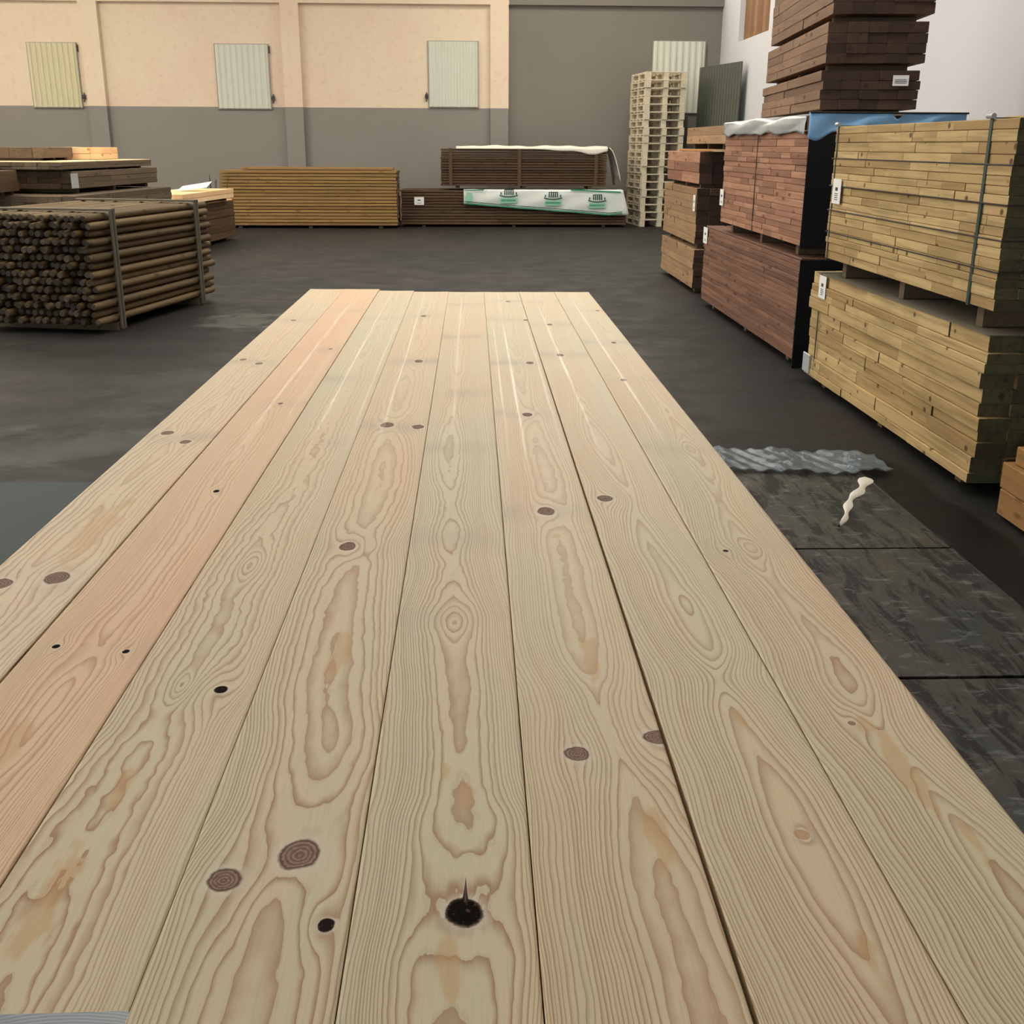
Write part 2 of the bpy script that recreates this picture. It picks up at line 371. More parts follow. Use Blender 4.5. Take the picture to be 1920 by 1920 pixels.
TOP = .85; TH = .028
AMB = {303:[(-.036,.90,.020,.09),(-.022,1.10,.012,.05)],404:[(.010,1.45,.014,.10)],505:[(.018,1.07,.012,.03),(-.004,1.13,.006,.02),(.004,.80,.014,.04)],606:[(.022,1.42,.013,.09),(.012,1.94,.010,.015),(.05,.98,.014,.06)],707:[(.015,1.24,.008,.03),(.033,.80,.010,.04)],808:[(.008,1.12,.015,.09),(-.004,1.22,.012,.03),(.028,.98,.008,.05)],202:[(-.01,1.2,.02,.08)],101:[(.02,2.0,.03,.2)]}
def plank(label, x_near, x_far, y0, y1, w, h, u0, sp, knots, wob=.5, jag=.12, warm=.2, bumps=(), seed=1, name='pine_plank', dz=0.0, cup=.0010, whorls=(), strips=((-.021, .0032, 1.0),)):
    """one board: x_* = left edge at Y=.7 and Y=5.6.  h/u0 = splines (Y, mm) of the pith depth and of the axis of the cathedral"""
    ys = [y0]; y = y0
    while y < y1-.002:
        y += .0025 if y < 1.35 else (.004 if y < 2.2 else (.008 if y < 3.5 else .014)); ys.append(min(y, y1))
    ys = np.array(ys); nu = 61; b = .0012
    us = np.concatenate([[0], np.linspace(b, w-b, nu-2), [w]])
    U, Y = np.meshgrid(us, ys); uu = U - w/2
    xl = x_near + (x_far-x_near)*(Y-.7)/4.9
    Z = TOP + dz + cup*((uu/(w/2))**2-1) + .0005*vnoise(uu, Y, 4, 1.2, seed+50) + .00010*vnoise(uu, Y, 14, 5, seed+51)
    Z[:,0] -= .0013; Z[:,-1] -= .0013
    # grain field
    ud = uu.copy(); kd = np.full_like(uu, 9.); kt = np.zeros_like(uu); extra = np.zeros_like(uu)
    for (ku, ky, kr, asp, typ, bulge) in knots:
        du = uu-ku; dy = (Y-ky)/asp
        d = np.sqrt(du**2+dy**2)/kr
        wr = vnoise(uu, Y, 60, 60, seed+7)*.12
        kt = np.where(d < kd, typ, kt); kd = np.minimum(kd, d*(1+wr))
        s2 = (kr*bulge)
        g = np.exp(-(du**2+((Y-ky)/2.0)**2)/(2*s2*s2))
        ud = ud - du*g*.93
        extra += 1.3*g*np.sign(.5)
    hh = spline([(a, c/1000) for a, c in h], Y); uc = spline([(a, c/1000) for a, c in u0], Y) + .010*vnoise(uu*0, Y, 1, 2.1, seed+80)*np.clip((Y-1.2)/.5, .25, 1) + .003*vnoise(uu*0, Y, 1, 9, seed+81)
    rr = ((np.sqrt((ud-uc)**2+9e-6))**1.5 + np.abs(hh)**1.5)**(1/1.5)
    ring = 53/sp*(rr/.08)**1.55
    for (bu, by, ru, ry, amp) in bumps:
        ring += amp*np.exp(-((uu-bu)/ru)**2-((Y-by)/ry)**2)
    ring = ring + extra + .6*wob*(vnoise(uu, Y, 11, 3.0, seed) + .5*vnoise(uu, Y, 26, 9, seed+1)) + 1.0*np.sin(ring*.42+seed)+jag*(vnoise(uu, Y, 70, 26, seed+2)+.6*vnoise(uu, Y, 150, 60, seed+3))
    wh = np.zeros_like(uu)
    for (wy, amt) in whorls:
        wh += amt*np.exp(-((Y-wy-.02*vnoise(uu, Y, 12, 3, seed+9))/.055)**2)
    wh = np.clip(wh*(.6+.6*vnoise(uu, Y, 18, 8, seed+12)), 0, 1)
    amb = np.zeros_like(uu)                    # resin-rich orange patches
    for (au, ay, ar, al) in AMB.get(seed, []):
        dd = np.sqrt(((uu-au)/ar)**2+((Y-ay)/al)**2)+.35*vnoise(uu, Y, 70, 30, seed+90)+.2*vnoise(uu, Y, 160, 60, seed+91)
        amb = np.maximum(amb, np.clip((1.0-dd)*3.5, 0, 1))
    stp = np.zeros_like(uu)                    # planer-polished lines running along the board
    for (su, sw, sa) in strips:
        c = su+.0022*vnoise(uu*0, Y, 1, 1.3, seed+60)+.0012*vnoise(uu*0, Y, 1, 7, seed+61)
        wdt = sw*(1+.4*vnoise(uu*0, Y, 1, 3, seed+62))
        stp += sa*np.exp(-((uu-c)/wdt)**2)
    stp = stp*np.clip(1.0+.8*vnoise(uu, Y, 3, 4, seed+63), .15, 1)*(1-.85*wh)*np.clip((Y-2.3)/.8, 0, 1)
    X = xl+U
    ny = len(ys); n = ny*nu
    top = np.stack([X, Y, Z], -1).reshape(-1, 3)
    zb = TOP+dz-TH
    # skirt rings: sides, ends, bottom
    per = [(0, j) for j in range(nu)] + [(i, nu-1) for i in range(1, ny)] + [(ny-1, j) for j in range(nu-2, -1, -1)] + [(i, 0) for i in range(ny-2, 0, -1)]
    pidx = np.array([i*nu+j for i, j in per]); m = len(per)
    t2 = top[pidx].copy()                       # duplicated top rim for hard edges
    bt = top[pidx].copy(); bt[:, 2] = zb
    verts = np.concatenate([top, t2, bt])
    I, J = np.meshgrid(np.arange(ny-1), np.arange(nu-1), indexing='ij'); a = (I*nu+J).ravel()
    quads = np.stack([a, a+1, a+nu+1, a+nu], 1)
    k = np.arange(m); k2 = (k+1) % m
    side = np.stack([n+m+k, n+m+k2, n+k2, n+k], 1)
    allq = np.concatenate([quads, side])
    isend = [0]*(nu-1)+[1]*(ny-1)+[0]*(nu-1)+[1]*(ny-1)
    mats = np.concatenate([np.zeros(len(quads), int), np.where(np.array(isend) == 0, 1, 2)])
    me = bpy.data.meshes.new(name)
    nf = len(allq)
    me.vertices.add(len(verts)); me.vertices.foreach_set('co', verts.ravel())
    loops = np.concatenate([allq.ravel(), [n+m+0, n+m+(m-0-(ny-1)), n+m+(nu-1+ny-1), n+m+(nu-1)]])
    # bottom: one quad through the four corners
    c0, c1, c2, c3 = 0, nu-1, nu-1+ny-1, nu-1+ny-1+nu-1
    loops[-4:] = [n+m+c0, n+m+c3, n+m+c2, n+m+c1]
    me.loops.add(len(loops)); me.loops.foreach_set('vertex_index', loops.astype(np.int32))
    me.polygons.add(nf+1); me.polygons.foreach_set('loop_start', np.arange(nf+1, dtype=np.int32)*4)
    try: me.polygons.foreach_set('loop_total', np.full(nf+1, 4, dtype=np.int32))
    except Exception: pass
    for mm in (M['plank'], M['plank_end'], M['plank_side']): me.materials.append(mm)
    me.polygons.foreach_set('material_index', np.append(mats, 2).astype(np.int32))
    sm = np.zeros(nf+1, bool); sm[:len(quads)] = True; me.polygons.foreach_set('use_smooth', sm)
    pad = lambda A, c: np.concatenate([A.ravel(), np.full(2*m, c)]).astype(np.float32)
    con = (.85+.2*vnoise(uu, Y, 5, 1.2, seed+20))*(1-.62*np.clip((Y-1.5)/2.2, 0, 1))  # grain painted fainter far off, standing in for the wash of glossy light
    for nm, A, c in (('ring', ring, 0), ('kd', kd, 9), ('kt', kt, 0), ('warm', np.clip(warm+.25*vnoise(uu, Y, 6, 1.2, seed+30), 0, 1), 0), ('whorl', wh, 0), ('strip', np.clip(stp, 0, 1), 0), ('amber', amb, 0), ('contrast', np.clip(con, .3, 1), .5), ('tint', uu*0+.5, .5)):
        at = me.attributes.new(nm, 'FLOAT', 'POINT'); at.data.foreach_set('value', pad(A, c))
    me.update(calc_edges=True); me.validate()
    o = bpy.data.objects.new(name, me); COL.objects.link(o)
    tag(o, label, 'plank', 'planks lying side by side as a table top')
    return o

#       knots: (u, Y, radius, aspect along Y, type 0 pale .5 brown 1 black, bulge)
W = .1751
plank('leftmost plank of the table top, pinkish pine with paired pale mauve knots', -.8300, -.8335, .62, 5.66, W,
      [(.5,34),(1.4,30),(1.75,14),(2.1,24),(2.6,10),(3.2,30),(4,18),(5.7,30)], [(.5,-5),(2,-12),(3,8),(5.7,0)], 7.5,
      [(.030,1.750,.021,1.25,.42,2.0),(-.054,1.722,.019,1.2,.42,1.8),(-.041,2.736,.016,1.3,.42,1.8),(.026,2.645,.014,1.3,.42,1.8),(.019,3.669,.013,1.5,.35,1.8),(-.048,3.737,.012,1.5,.35,1.6),(-.011,4.62,.012,1.6,.3,1.6)],
      wob=.8, warm=.45, seed=101, strips=((-.03,.003,.25),), whorls=[(1.74,.9),(2.69,.9),(3.70,.8),(4.62,.7)])
plank('second plank from the left, the orange-toned one with small dark pin knots', -.6500, -.6578, .62, 5.66, W,
      [(.5,38),(1.0,36),(1.12,28),(1.3,16),(1.46,6),(1.6,20),(1.9,26),(2.4,18),(3,30),(5.7,30)], [(.5,10),(1.3,5),(2,10),(3,-6),(5.7,5)], 3.6,
      [(-.053,1.479,.0055,1.2,1,2.2),(.054,1.459,.0055,1.2,1,2.2),(.014,2.237,.0065,1.5,1,1.8),(.013,3.067,.008,1.6,.6,1.8),(.048,3.941,.008,1.6,.45,1.8)],
      wob=.8, warm=.95, seed=202, strips=((-.010,.004,.8),(.06,.003,.35)), bumps=[(.0,1.46,.03,.10,3.0)], whorls=[(1.46,.4),(3.07,.4),(3.94,.5),(4.9,.5)])
plank('third plank from the left, its sawn grey end showing at the near edge', -.4730, -.4800, .757, 5.60, W,
      [(.6,8),(.85,6),(.97,16),(1.1,22),(1.18,26),(1.25,34),(1.33,30),(1.40,16),(1.6,12),(1.8,8),(1.95,20),(2.2,30),(3,36),(4,30),(5.7,36)], [(.6,-34),(1.05,-30),(1.35,-15),(1.8,-6),(2.4,0),(5.7,0)], 5.8,
      [(.040,1.338,.0085,1.15,.95,3.2)],
      wob=.7, jag=.20, warm=.12, seed=303, strips=((-.020,.0035,1),(.072,.003,.55)), bumps=[(-.012,1.345,.020,.045,-3.2),(-.004,1.80,.024,.07,-2.5),(-.035,.93,.020,.13,1.4)], whorls=[(1.34,.3),(2.63,.5),(3.41,.7),(4.7,.6)])
plank('fourth plank from the left, with a large round mauve knot and a smaller one', -.2970, -.3042, .60, 5.56, W,
      [(.5,8),(.8,10),(.87,22),(.95,30),(1.05,34),(1.136,20),(1.2,12),(1.35,8),(1.6,10),(1.8,24),(1.9,36),(1.97,24),(2.05,14),(2.4,10),(2.7,26),(2.8,36),(2.95,22),(3.3,14),(3.7,36),(4.2,20),(5.7,34)], [(.5,14),(.9,16),(1.14,28),(1.4,8),(1.9,0),(2.4,-6),(5.7,0)], 6.6,
      [(.025,.970,.0195,1.25,.5,2.0),(-.045,.930,.0165,1.1,.5,1.9),(.066,.861,.0075,1.2,.92,1.8),(-.024,1.892,.0145,1.5,.6,1.9),(-.020,2.812,.017,1.5,.5,1.8),(.062,2.788,.015,1.4,.5,1.8),(.022,3.702,.015,1.7,.5,1.8),(-.004,4.743,.013,1.7,.4,1.7)],
      wob=.75, warm=.18, seed=404, strips=((-.028,.0035,.9),(.045,.003,.3)), bumps=[(.020,1.90,.016,.035,-2.0),(.0,.89,.03,.05,-1.2)], whorls=[(1.89,.3),(2.80,.9),(3.70,.8),(4.74,.8)])
plank('fifth plank from the left, with the big black dead knot near the camera', -.1205, -.1285, .60, 5.55, W,
      [(.5,8),(.72,14),(.80,22),(.88,34),(.95,30),(.991,22),(1.03,16),(1.076,22),(1.12,24),(1.25,20),(1.4,16),(1.5,10),(1.56,4),(1.65,22),(1.8,38),(1.95,30),(2.1,40),(2.4,24),(3,38),(4,26),(5.7,38)], [(.5,12),(1.1,18),(1.5,0),(5.7,0)], 4.6,
      [(.019,.876,.0175,1.1,1,2.9),(.021,.908,.0010,22,.75,.1)],
      wob=.55, warm=.08, seed=505, strips=((-.023,.0035,1),), jag=.14, bumps=[(0,1.555,.03,.06,-2.4)], whorls=[(1.56,.25),(1.95,.6),(2.57,.7),(3.2,.7),(4.2,.7),(5.1,.7)])
plank('sixth plank from the left, oval brown knot and a mauve knot at its right edge', .0560, .0472, .60, 5.55, W,
      [(.5,6),(.8,8),(.95,12),(1.0,22),(1.1,30),(1.2,38),(1.33,40),(1.41,24),(1.5,14),(1.7,12),(1.9,16),(2.05,30),(2.2,16),(2.6,12),(3,34),(3.6,20),(5.7,34)], [(.5,56),(1.05,44),(1.2,38),(1.42,22),(1.9,22),(2.4,12),(5.7,10)], 5.4,
      [(-.021,1.162,.0145,1.15,.5,2.0),(.083,1.197,.017,1.0,.45,2.6),(.001,2.088,.0175,1.4,.5,1.9),(.003,2.921,.014,1.6,.6,1.8),(.047,3.670,.013,1.7,.55,1.8),(.078,4.62,.010,1.7,.7,1.8),(.023,5.20,.012,1.7,.5,1.8)],
      wob=.6, warm=.15, seed=606, strips=((-.021,.0035,1),(-.062,.0025,.7),(.072,.0025,.6)), whorls=[(2.09,.5),(2.92,.8),(3.67,.8),(4.62,.7),(5.2,.7)])
plank('seventh plank from the left, long nested oval grain figure and small pale knot', .2365, .2230, .60, 5.55, W,
      [(.5,45),(.7,34),(.78,27),(.88,12),(.97,6),(1.05,10),(1.159,24),(1.265,33),(1.36,44),(1.459,20),(1.55,8),(1.617,5),(1.70,14),(1.85,20),(2.1,36),(2.3,30),(2.6,14),(3,36),(5.7,34)], [(.5,36),(.78,30),(1.0,25),(1.25,14),(1.6,16),(2.2,-4),(5.7,0)], 4.8,
      [(.025,.992,.0085,1.2,.0,.9),(-.050,2.170,.016,1.25,.62,1.9),(-.015,3.818,.013,1.7,.55,1.8),(-.005,4.505,.012,1.7,.5,1.8)],
      wob=.35, jag=.07, warm=.2, seed=707, strips=((-.018,.0035,.9),(.07,.002,.3)), bumps=[(.018,1.617,.010,.04,-1.6)], whorls=[(2.17,.3),(3.82,.8),(4.5,.7),(5.2,.5)])
plank('rightmost plank of the table top, with orange grain flames along its near half', .4130, .3990, .60, 5.55, W,
      [(.5,30),(.8,10),(.99,22),(1.05,30),(1.15,34),(1.24,28),(1.35,8),(1.473,20),(1.56,26),(1.72,30),(1.86,10),(1.95,18),(2.2,32),(2.3,24),(2.5,10),(2.65,24),(3,34),(5.7,34)], [(.5,32),(1.0,24),(1.2,4),(1.45,22),(1.9,0),(2.4,20),(5.7,10)], 5.2,
      [(-.042,1.855,.0055,1.2,.85,3.2),(-.019,1.227,.005,1.2,.3,3.2),(.029,4.069,.010,1.7,.6,1.8),(-.026,3.383,.010,1.7,.5,1.8),(.060,4.90,.010,1.7,.5,1.8)],
      wob=.6, jag=.12, warm=.2, seed=808, strips=((-.024,.0035,.9),), bumps=[(.012,1.873,.022,.045,-3.0),(.024,2.565,.022,.06,-2.2),(.008,1.16,.014,.09,1.3)], whorls=[(1.86,.3),(2.56,.4),(3.38,.6),(4.07,.7),(4.9,.6)])

# trestles carrying the planks
def trestle(y, label):
    t = empty('trestle', (-.12, y, 0)); tag(t, label, 'trestle', 'trestles under the plank table')
    m = MB(); m.board((-.66,-.045,TOP-TH-.0995),(.66,.045,TOP-TH-.0015), .5, .004, axis=0); m.build('beam', [M['trestle']]*2, t)
    for sx in (-1, 1):
        for sy in (-1, 1):
            m = MB(); m.cyl((sx*.55, sy*.03, TOP-TH-.09), (sx*.62, sy*.28, .002), .02, n=10); m.build('leg', [M['trestle']]*2, t)
        m = MB(); m.cyl((sx*.595, -.2, .27), (sx*.595, .2, .27), .012, n=8); m.build('brace', [M['trestle']]*2, t)
trestle(1.1, 'nearest grey steel trestle hidden under the plank table')
trestle(3.0, 'middle grey steel trestle hidden under the plank table')
trestle(5.0, 'farthest grey steel trestle hidden under the plank table')

# ------------------------------------------------------------------ timber packs
def loop_strap(parent, W, L, z0, z1, y, wid, mat, name='strap', e=.004, ybottom=None):
    m = MB(); yb = y if ybottom is None else ybottom
    m.board((-e-.002, y-wid/2, z0), (-.001, y+wid/2, z1+e), .5, .001, axis=2)
    m.board((W+.001, y-wid/2, z0), (W+e+.002, y+wid/2, z1+e), .5, .001, axis=2)
    m.board((-e, y-wid/2, z1+.001), (W+e, y+wid/2, z1+e+.002), .5, .001, axis=0)
    m.board((-e, y-wid/2, z0-e-.002), (W+e, y+wid/2, z0-.001), .5, .001, axis=0)
    return m.build(name, [mat, mat], parent)

def pack(name, label, cat, loc, rz, W, L, rows, cw, side, end, seg=(.5, 1.4), jx=.006, jy=.012, bearers=3, bh=.06, group=None, z0=None, jitter_end=.02, bm='oldrun', seed=0, maxparts=96, rg=.0015, gaps=()):
    """local frame: face x=0 looks to -x, near end y=0, height from z=0.  rows = list of course heights (gap after course in gaps dict)"""
    r = random.Random(seed)
    t = empty(name, loc, rz); tag(t, label, cat, group)
    z = 0.0
    if bearers:
        for k in range(bearers):
            yy = L*(.1+.8*k/max(1, bearers-1)); m = MB()
            m.board((.06, yy-.035, 0), (W-.06, yy+.035, bh), .5, .003, axis=0); m.build('bearer', [M[bm], M[bm]], t)
        z = bh
    zb = z
    ncol = max(2, round(W/cw)); c = W/ncol
    core = MB(); nparts = 0
    gapd = dict(gaps)
    for i, hgt in enumerate(rows):
        z1 = z+hgt-rg
        xo = r.uniform(-jx, jx)
        # visible face board(s)
        y = r.uniform(0, jitter_end)
        yend = L - r.uniform(0, jitter_end)
        while y < yend-.02:
            ln = r.uniform(*seg)
            y2 = min(y+ln, yend)
            if yend-y2 < .25: y2 = yend
            if nparts < maxparts:
                m = MB(); m.board((xo+r.uniform(-jx, jx)*.5, y, z), (c-.001, y2-.003, z1), r.random(), .003)
                m.build('board', [side, end], t); nparts += 1
            else: core.board((xo, y, z), (c-.001, y2-.003, z1), r.random(), .003)
            y = y2
        for k in range(1, ncol):
            core.board((k*c, r.uniform(0, jitter_end), z), ((k+1)*c-.0015+(xo if k == ncol-1 else 0), L-r.uniform(0, jitter_end), z1-r.uniform(0, .003)), r.random(), .003)
        z += hgt
        if i in gapd:
            g = gapd[i]
            for k in range(3):
                yy = L*(.12+.76*k/2)
                core.board((.005, yy-.03, z-.001), (W-.005, yy+.03, z+g-.001), r.random(), .002, axis=0)
            z += g
    core.build('inner_board', [side, end], t, kind='stuff')
    t['top'] = z
    return t, zb, z

def label_card(parent, a, b, name='paper_label', lines=4, axis='x', flip=False):
    """a,b: opposite corners of a thin card; lines of print as sub-parts baked as one mesh"""
    m = MB(); m.box(a, b); o = m.build(name, [M['paper'], M['paper']], parent)
    p = MB(); (x0, y0, z0), (x1, y1, z1) = a, b
    if axis == 'x':
        n = lines; yw = (y1-y0)
        p.box((x0-.0012, y0+yw*.35, z0+(z1-z0)*.52), (x0-.0002, y0+yw*.65, z0+(z1-z0)*.66))
        for k in range(n):
            zz = z0+(z1-z0)*(.15+.08*k); p.box((x0-.0012, y0+yw*.3, zz), (x0-.0002, y0+yw*.7, zz+(z1-z0)*.03))
    else:
        for k in range(lines):
            zz = z0+(z1-z0)*(.25+.15*k); p.box((x0+(x1-x0)*.12, y0-.0015, zz), (x1-(x1-x0)*.12, y0-.0003, zz+(z1-z0)*.05))
    p.build('print', [M['ink'], M['ink']], o)
    return o

G = 'strapped timber packs along the right wall'
# R1 lower green-yellow pack
def rows(total, n, seed, v=.25):
    r = random.Random(seed); a = [1+r.uniform(-v, v) for _ in range(n)]; s = sum(a); return [x*total/s for x in a]
t, zb, zt = pack('timber_pack', 'knotty yellow-green timber pack on the floor at right, below the strapped pack', 'timber pack',
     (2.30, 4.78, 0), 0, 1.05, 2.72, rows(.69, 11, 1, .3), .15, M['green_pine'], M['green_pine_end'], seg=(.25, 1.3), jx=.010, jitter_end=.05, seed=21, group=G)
loop_strap(t, 1.05, 2.72, zb, zt, 2.50, .012, M['strap'])
label_card(t, (-.016, 2.36, .60), (-.013, 2.50, .745))
m = MB(); m.box((-.012, 0.02, zt+.001), (1.04, 2.6, zt+.004)); m.build('top_sheet', [M['grey_film']]*2, t)
m = MB(); m.board((-.02, 2.55, .07), (-.006, 2.70, .20), .5, .004, axis=1); m.build('film_scrap', [M['white_film']]*2, t)
# R2 upper
t, zb, zt = pack('timber_pack', 'yellow-green pack bound with dark green straps, upper one at the right edge', 'timber pack',
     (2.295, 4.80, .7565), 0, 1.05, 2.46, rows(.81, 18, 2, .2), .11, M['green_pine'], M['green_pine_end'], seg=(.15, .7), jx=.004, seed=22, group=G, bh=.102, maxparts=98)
zlow = zb
loop_strap(t, 1.05, 2.46, zb, zt, .26, .028, M['strap'])
loop_strap(t, 1.05, 2.46, zb, zt, 2.40, .012, M['strap'])
for zz in (.165, .30, .45, .615):
    m = MB()
    a = (-.0085, -.004, zb+zz); b2 = (-.0055, 2.47, zb+zz+.007)
    m.board(a, b2, .5, .001); m.board((-.006, -.010, zb+zz), (1.05, -.006, zb+zz+.007), .5, .001, axis=0); m.build('band', [M['strap_dark']]*2, t)
label_card(t, (-.015, 2.215, .45), (-.012, 2.37, .60))
for yy in (.26, 2.40):
    m = MB(); m.cyl((-.01, yy-.03, zt+.012), (-.01, yy+.03, zt+.012), .012, n=10); m.build('strap_corner', [M['white_film']]*2, t)
# R3
t, zb, zt = pack('timber_pack', 'dark red-brown timber pack standing on the floor with a black end cover', 'timber pack',
     (2.33, 7.90, 0), 0, 1.07, 3.42, rows(.71, 19, 3, .1), .14, M['redbrown'], M['brown_end'], seg=(.7, 2.2), jx=.003, seed=23, group=G)
m = MB(); m.board((-.006, -.012, .0), (1.08, -.004, zt+.01), .5, .002, axis=2); m.build('end_cover', [M['black_film']]*2, t)
label_card(t, (-.012, 3.22, .62), (-.009, 3.41, .775), lines=2)
m = MB()
for k in range(5): m.board((.01+k*.2, 0.02, zt+.001), (.19+k*.2, 3.38, zt+.018), random.random(), .003)
m.build('top_board', [M['redbrown']]*2, t, kind='stuff')
# R4
t, zb, zt = pack('timber_pack', 'reddish timber pack with a white and blue printed film over its top', 'timber pack',
     (2.33, 7.95, .790), 0, 1.07, 2.68, rows(.78, 17, 4, .15), .14, M['redbrown2'], M['brown_end'], seg=(.2, .8), jx=.004, seed=24, group=G, bh=.082)
m = MB(); m.board((-.006, -.012, zb-.02), (1.08, -.004, zt-.03), .5, .002, axis=2); m.build('end_cover', [M['black_film']]*2, t)
loop_strap(t, 1.07, 2.68, zb, zt+.1, 1.43, .010, M['strap_dark'])
label_card(t, (-.012, 2.55, .23), (-.009, 2.70, .375), lines=2)
def drape(name, parent, mat, pts_fn, nu, nv):
    vs = [pts_fn(i/(nu-1), j/(nv-1)) for i in range(nu) for j in range(nv)]
    fs = [(i*nv+j, (i+1)*nv+j, (i+1)*nv+j+1, i*nv+j+1) for i in range(nu-1) for j in range(nv-1)]
    m = MB(); m.add(vs, fs, .5, None, True); o = m.build(name, [mat, mat], parent)
    s = o.modifiers.new('thick', 'SOLIDIFY'); s.thickness = .004; s.offset = 1
    return o
rr_ = random.Random(5)
ph = [rr_.uniform(0, 6.28) for _ in range(12)]
def film_side(a, b):       # along y (a), from hem on the front face up over the top (b)
    y = .05+a*2.62; sag = .006*math.sin(9*a*3.1+ph[0])+.005*math.sin(41*a+ph[1])
    path = [(-.014, zt-.012+sag), (-.020, zt+.05), (-.012, zt+.095+.01*math.sin(14*a)), (.10, zt+.115), (.45, zt+.11), (1.07, zt+.115)]
    k = b*(len(path)-1); i = min(int(k), len(path)-2); f = k-i
    x = path[i][0]*(1-f)+path[i+1][0]*f; z = path[i][1]*(1-f)+path[i+1][1]*f
    x += -.012*abs(math.sin(7*a+5*b+ph[2]))*(b < .45); z += .006*math.sin(20*a+9*b+ph[3])
    return (x, y, z)
drape('white_film_cover', t, M['white_film'], film_side, 60, 22)
def film_end(a, b):        # along x (a) at the near end, top hem to bottom hem
    x = -.018+a*1.10; hem = .03+.02*math.sin(11*a+1)+.02*math.sin(29*a)
    tear = .07*math.exp(-((a-.56)/.03)**2)
    z = zt+.118 - tear*.6 - b*(.118-.0+hem-.02*a*3 - tear*.2)
    return (x, -.022-.008*math.sin(16*a+3*b), z)
drape('blue_film_band', t, M['blue_film'], film_end, 60, 10)
m = MB()
for x0, x1 in ((-.01, .5), (.5, 1.07)): m.board((x0, .0, zt+.002), (x1-.003, .09, zt+.10), .5, .004, axis=0)
m.build('top_batten', [M['dark2']]*2, t)
m = MB(); m.board((-.015, -.034, zt+.112), (1.09, .02, zt+.124), .5, .003, axis=0); m.build('edge_strip', [M['black_film']]*2, t)
zr4 = .790+zt

# R5: three narrow brown packs stacked on R4, turned a little
z = zr4+.130
specs = [('brown pack with white end label, lowest of three above the blue film', .26, 4, .035),
         ('brown timber pack in the middle of the three stacked above the blue film', .27, 4, .035),
         ('brown timber pack on top of the tall stack, cut off by the upper picture edge', 1.25, 15, .0)]  # top pack: upper part, out of view, made taller to shade the right wall
for i, (lb, hh, nr, g) in enumerate(specs):
    ln = 2.75-.04*i
    t, zb, zt5 = pack('timber_pack', lb, 'timber pack', (2.475+.012*i, 8.25-.01*i, z), R(-5.6), .68+.01*i, ln, rows(hh, nr, 30+i, .1), .13, M['brown'], M['brown_end'],
                  seg=(.8, 2.2), jx=.008, jitter_end=.02, seed=40+i, bearers=3, bh=.045 if i else .02, group='brown packs stacked on the film-covered pack')
    if i == 0: label_card(t, (.49, -.008, zb+.155), (.60, -.004, zb+.225), axis='y', lines=3)
    z += zt5+.001

# R6: three packs at the far end of the right row
GX = 'tan packs at the far end of the right row'
z = 0
for i, (lb, hh, nr, xo, y0, L_, sd, bh) in enumerate([
        ('tan timber pack on the floor, lowest at the far end of the right row', .415, 6, 2.40, 12.15, 2.15, 'tan', .055),
        ('tan pack with a paper label, middle one at the far end of the right row', .585, 8, 2.41, 12.2, 2.12, 'tan', .055),
        ('reddish-brown short pack on top of two tan packs beside the pallet stack', .33, 3, 2.42, 12.22, 2.05, 'redbrown2', .045)]):
    t, zb, zt6 = pack('timber_pack', lb, 'timber pack', (xo, y0, z), 0, 1.0, L_, rows(hh, nr, 50+i, .1), .14, M[sd], M['brown_end'], seg=(.7, 2.1), jx=.006, seed=60+i, bh=bh, group=GX)
    if i == 1: label_card(t, (-.012, .04, .40), (-.009, .16, .57), lines=2)
    z += zt6+.001
z6 = z
# plateau pack above
m = MB(); m.board((2.50, 11.95, z6+.002), (3.5, 13.95, z6+.026), .8, .003)
o = m.build('pale_board', [M['orange_pine'], M['pale']]); tag(o, 'wide thin pale board lying flat on the reddish pack beside the pallets', 'board')
t, zb, zt7 = pack('timber_pack', 'flat tan pack raised on bearers beside the white film cover', 'timber pack', (2.58, 11.9, z6+.027), 0, 1.0, 2.0, [.09, .09], .14, M['tan'], M['pale'], seg=(1.2, 2.0), seed=71, bh=.055, bm='dark', group=GX)

# R7: near pack at the right edge with stepped courses
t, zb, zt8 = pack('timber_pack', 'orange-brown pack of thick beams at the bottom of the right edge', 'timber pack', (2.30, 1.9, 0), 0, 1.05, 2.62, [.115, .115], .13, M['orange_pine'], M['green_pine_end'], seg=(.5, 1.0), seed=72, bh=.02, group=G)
m = MB(); m.board((.03, .02, zt8+.001), (1.0, 2.57, zt8+.08), .7, .004); m.board((.07, .02, zt8+.082), (1.0, 2.53, zt8+.20), .9, .004); m.build('top_board', [M['orange_pine'], M['pale']], t)

# R8: pack at the upper right edge behind R2
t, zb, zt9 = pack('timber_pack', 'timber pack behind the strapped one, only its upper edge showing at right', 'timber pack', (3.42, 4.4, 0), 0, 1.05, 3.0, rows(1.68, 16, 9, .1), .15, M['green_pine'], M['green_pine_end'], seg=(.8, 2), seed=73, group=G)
m = MB(); m.board((3.50, 4.50, zt9+.002), (3.62, 7.10, zt9+.11), .7, .004); m.board((3.50, 4.5, zt9+.112), (3.62, 7.00, zt9+.26), .4, .004)
o = m.build('timber_beam', [M['green_pine']]*2); tag(o, 'short timber beams standing on the pack at the upper right edge', 'beam')

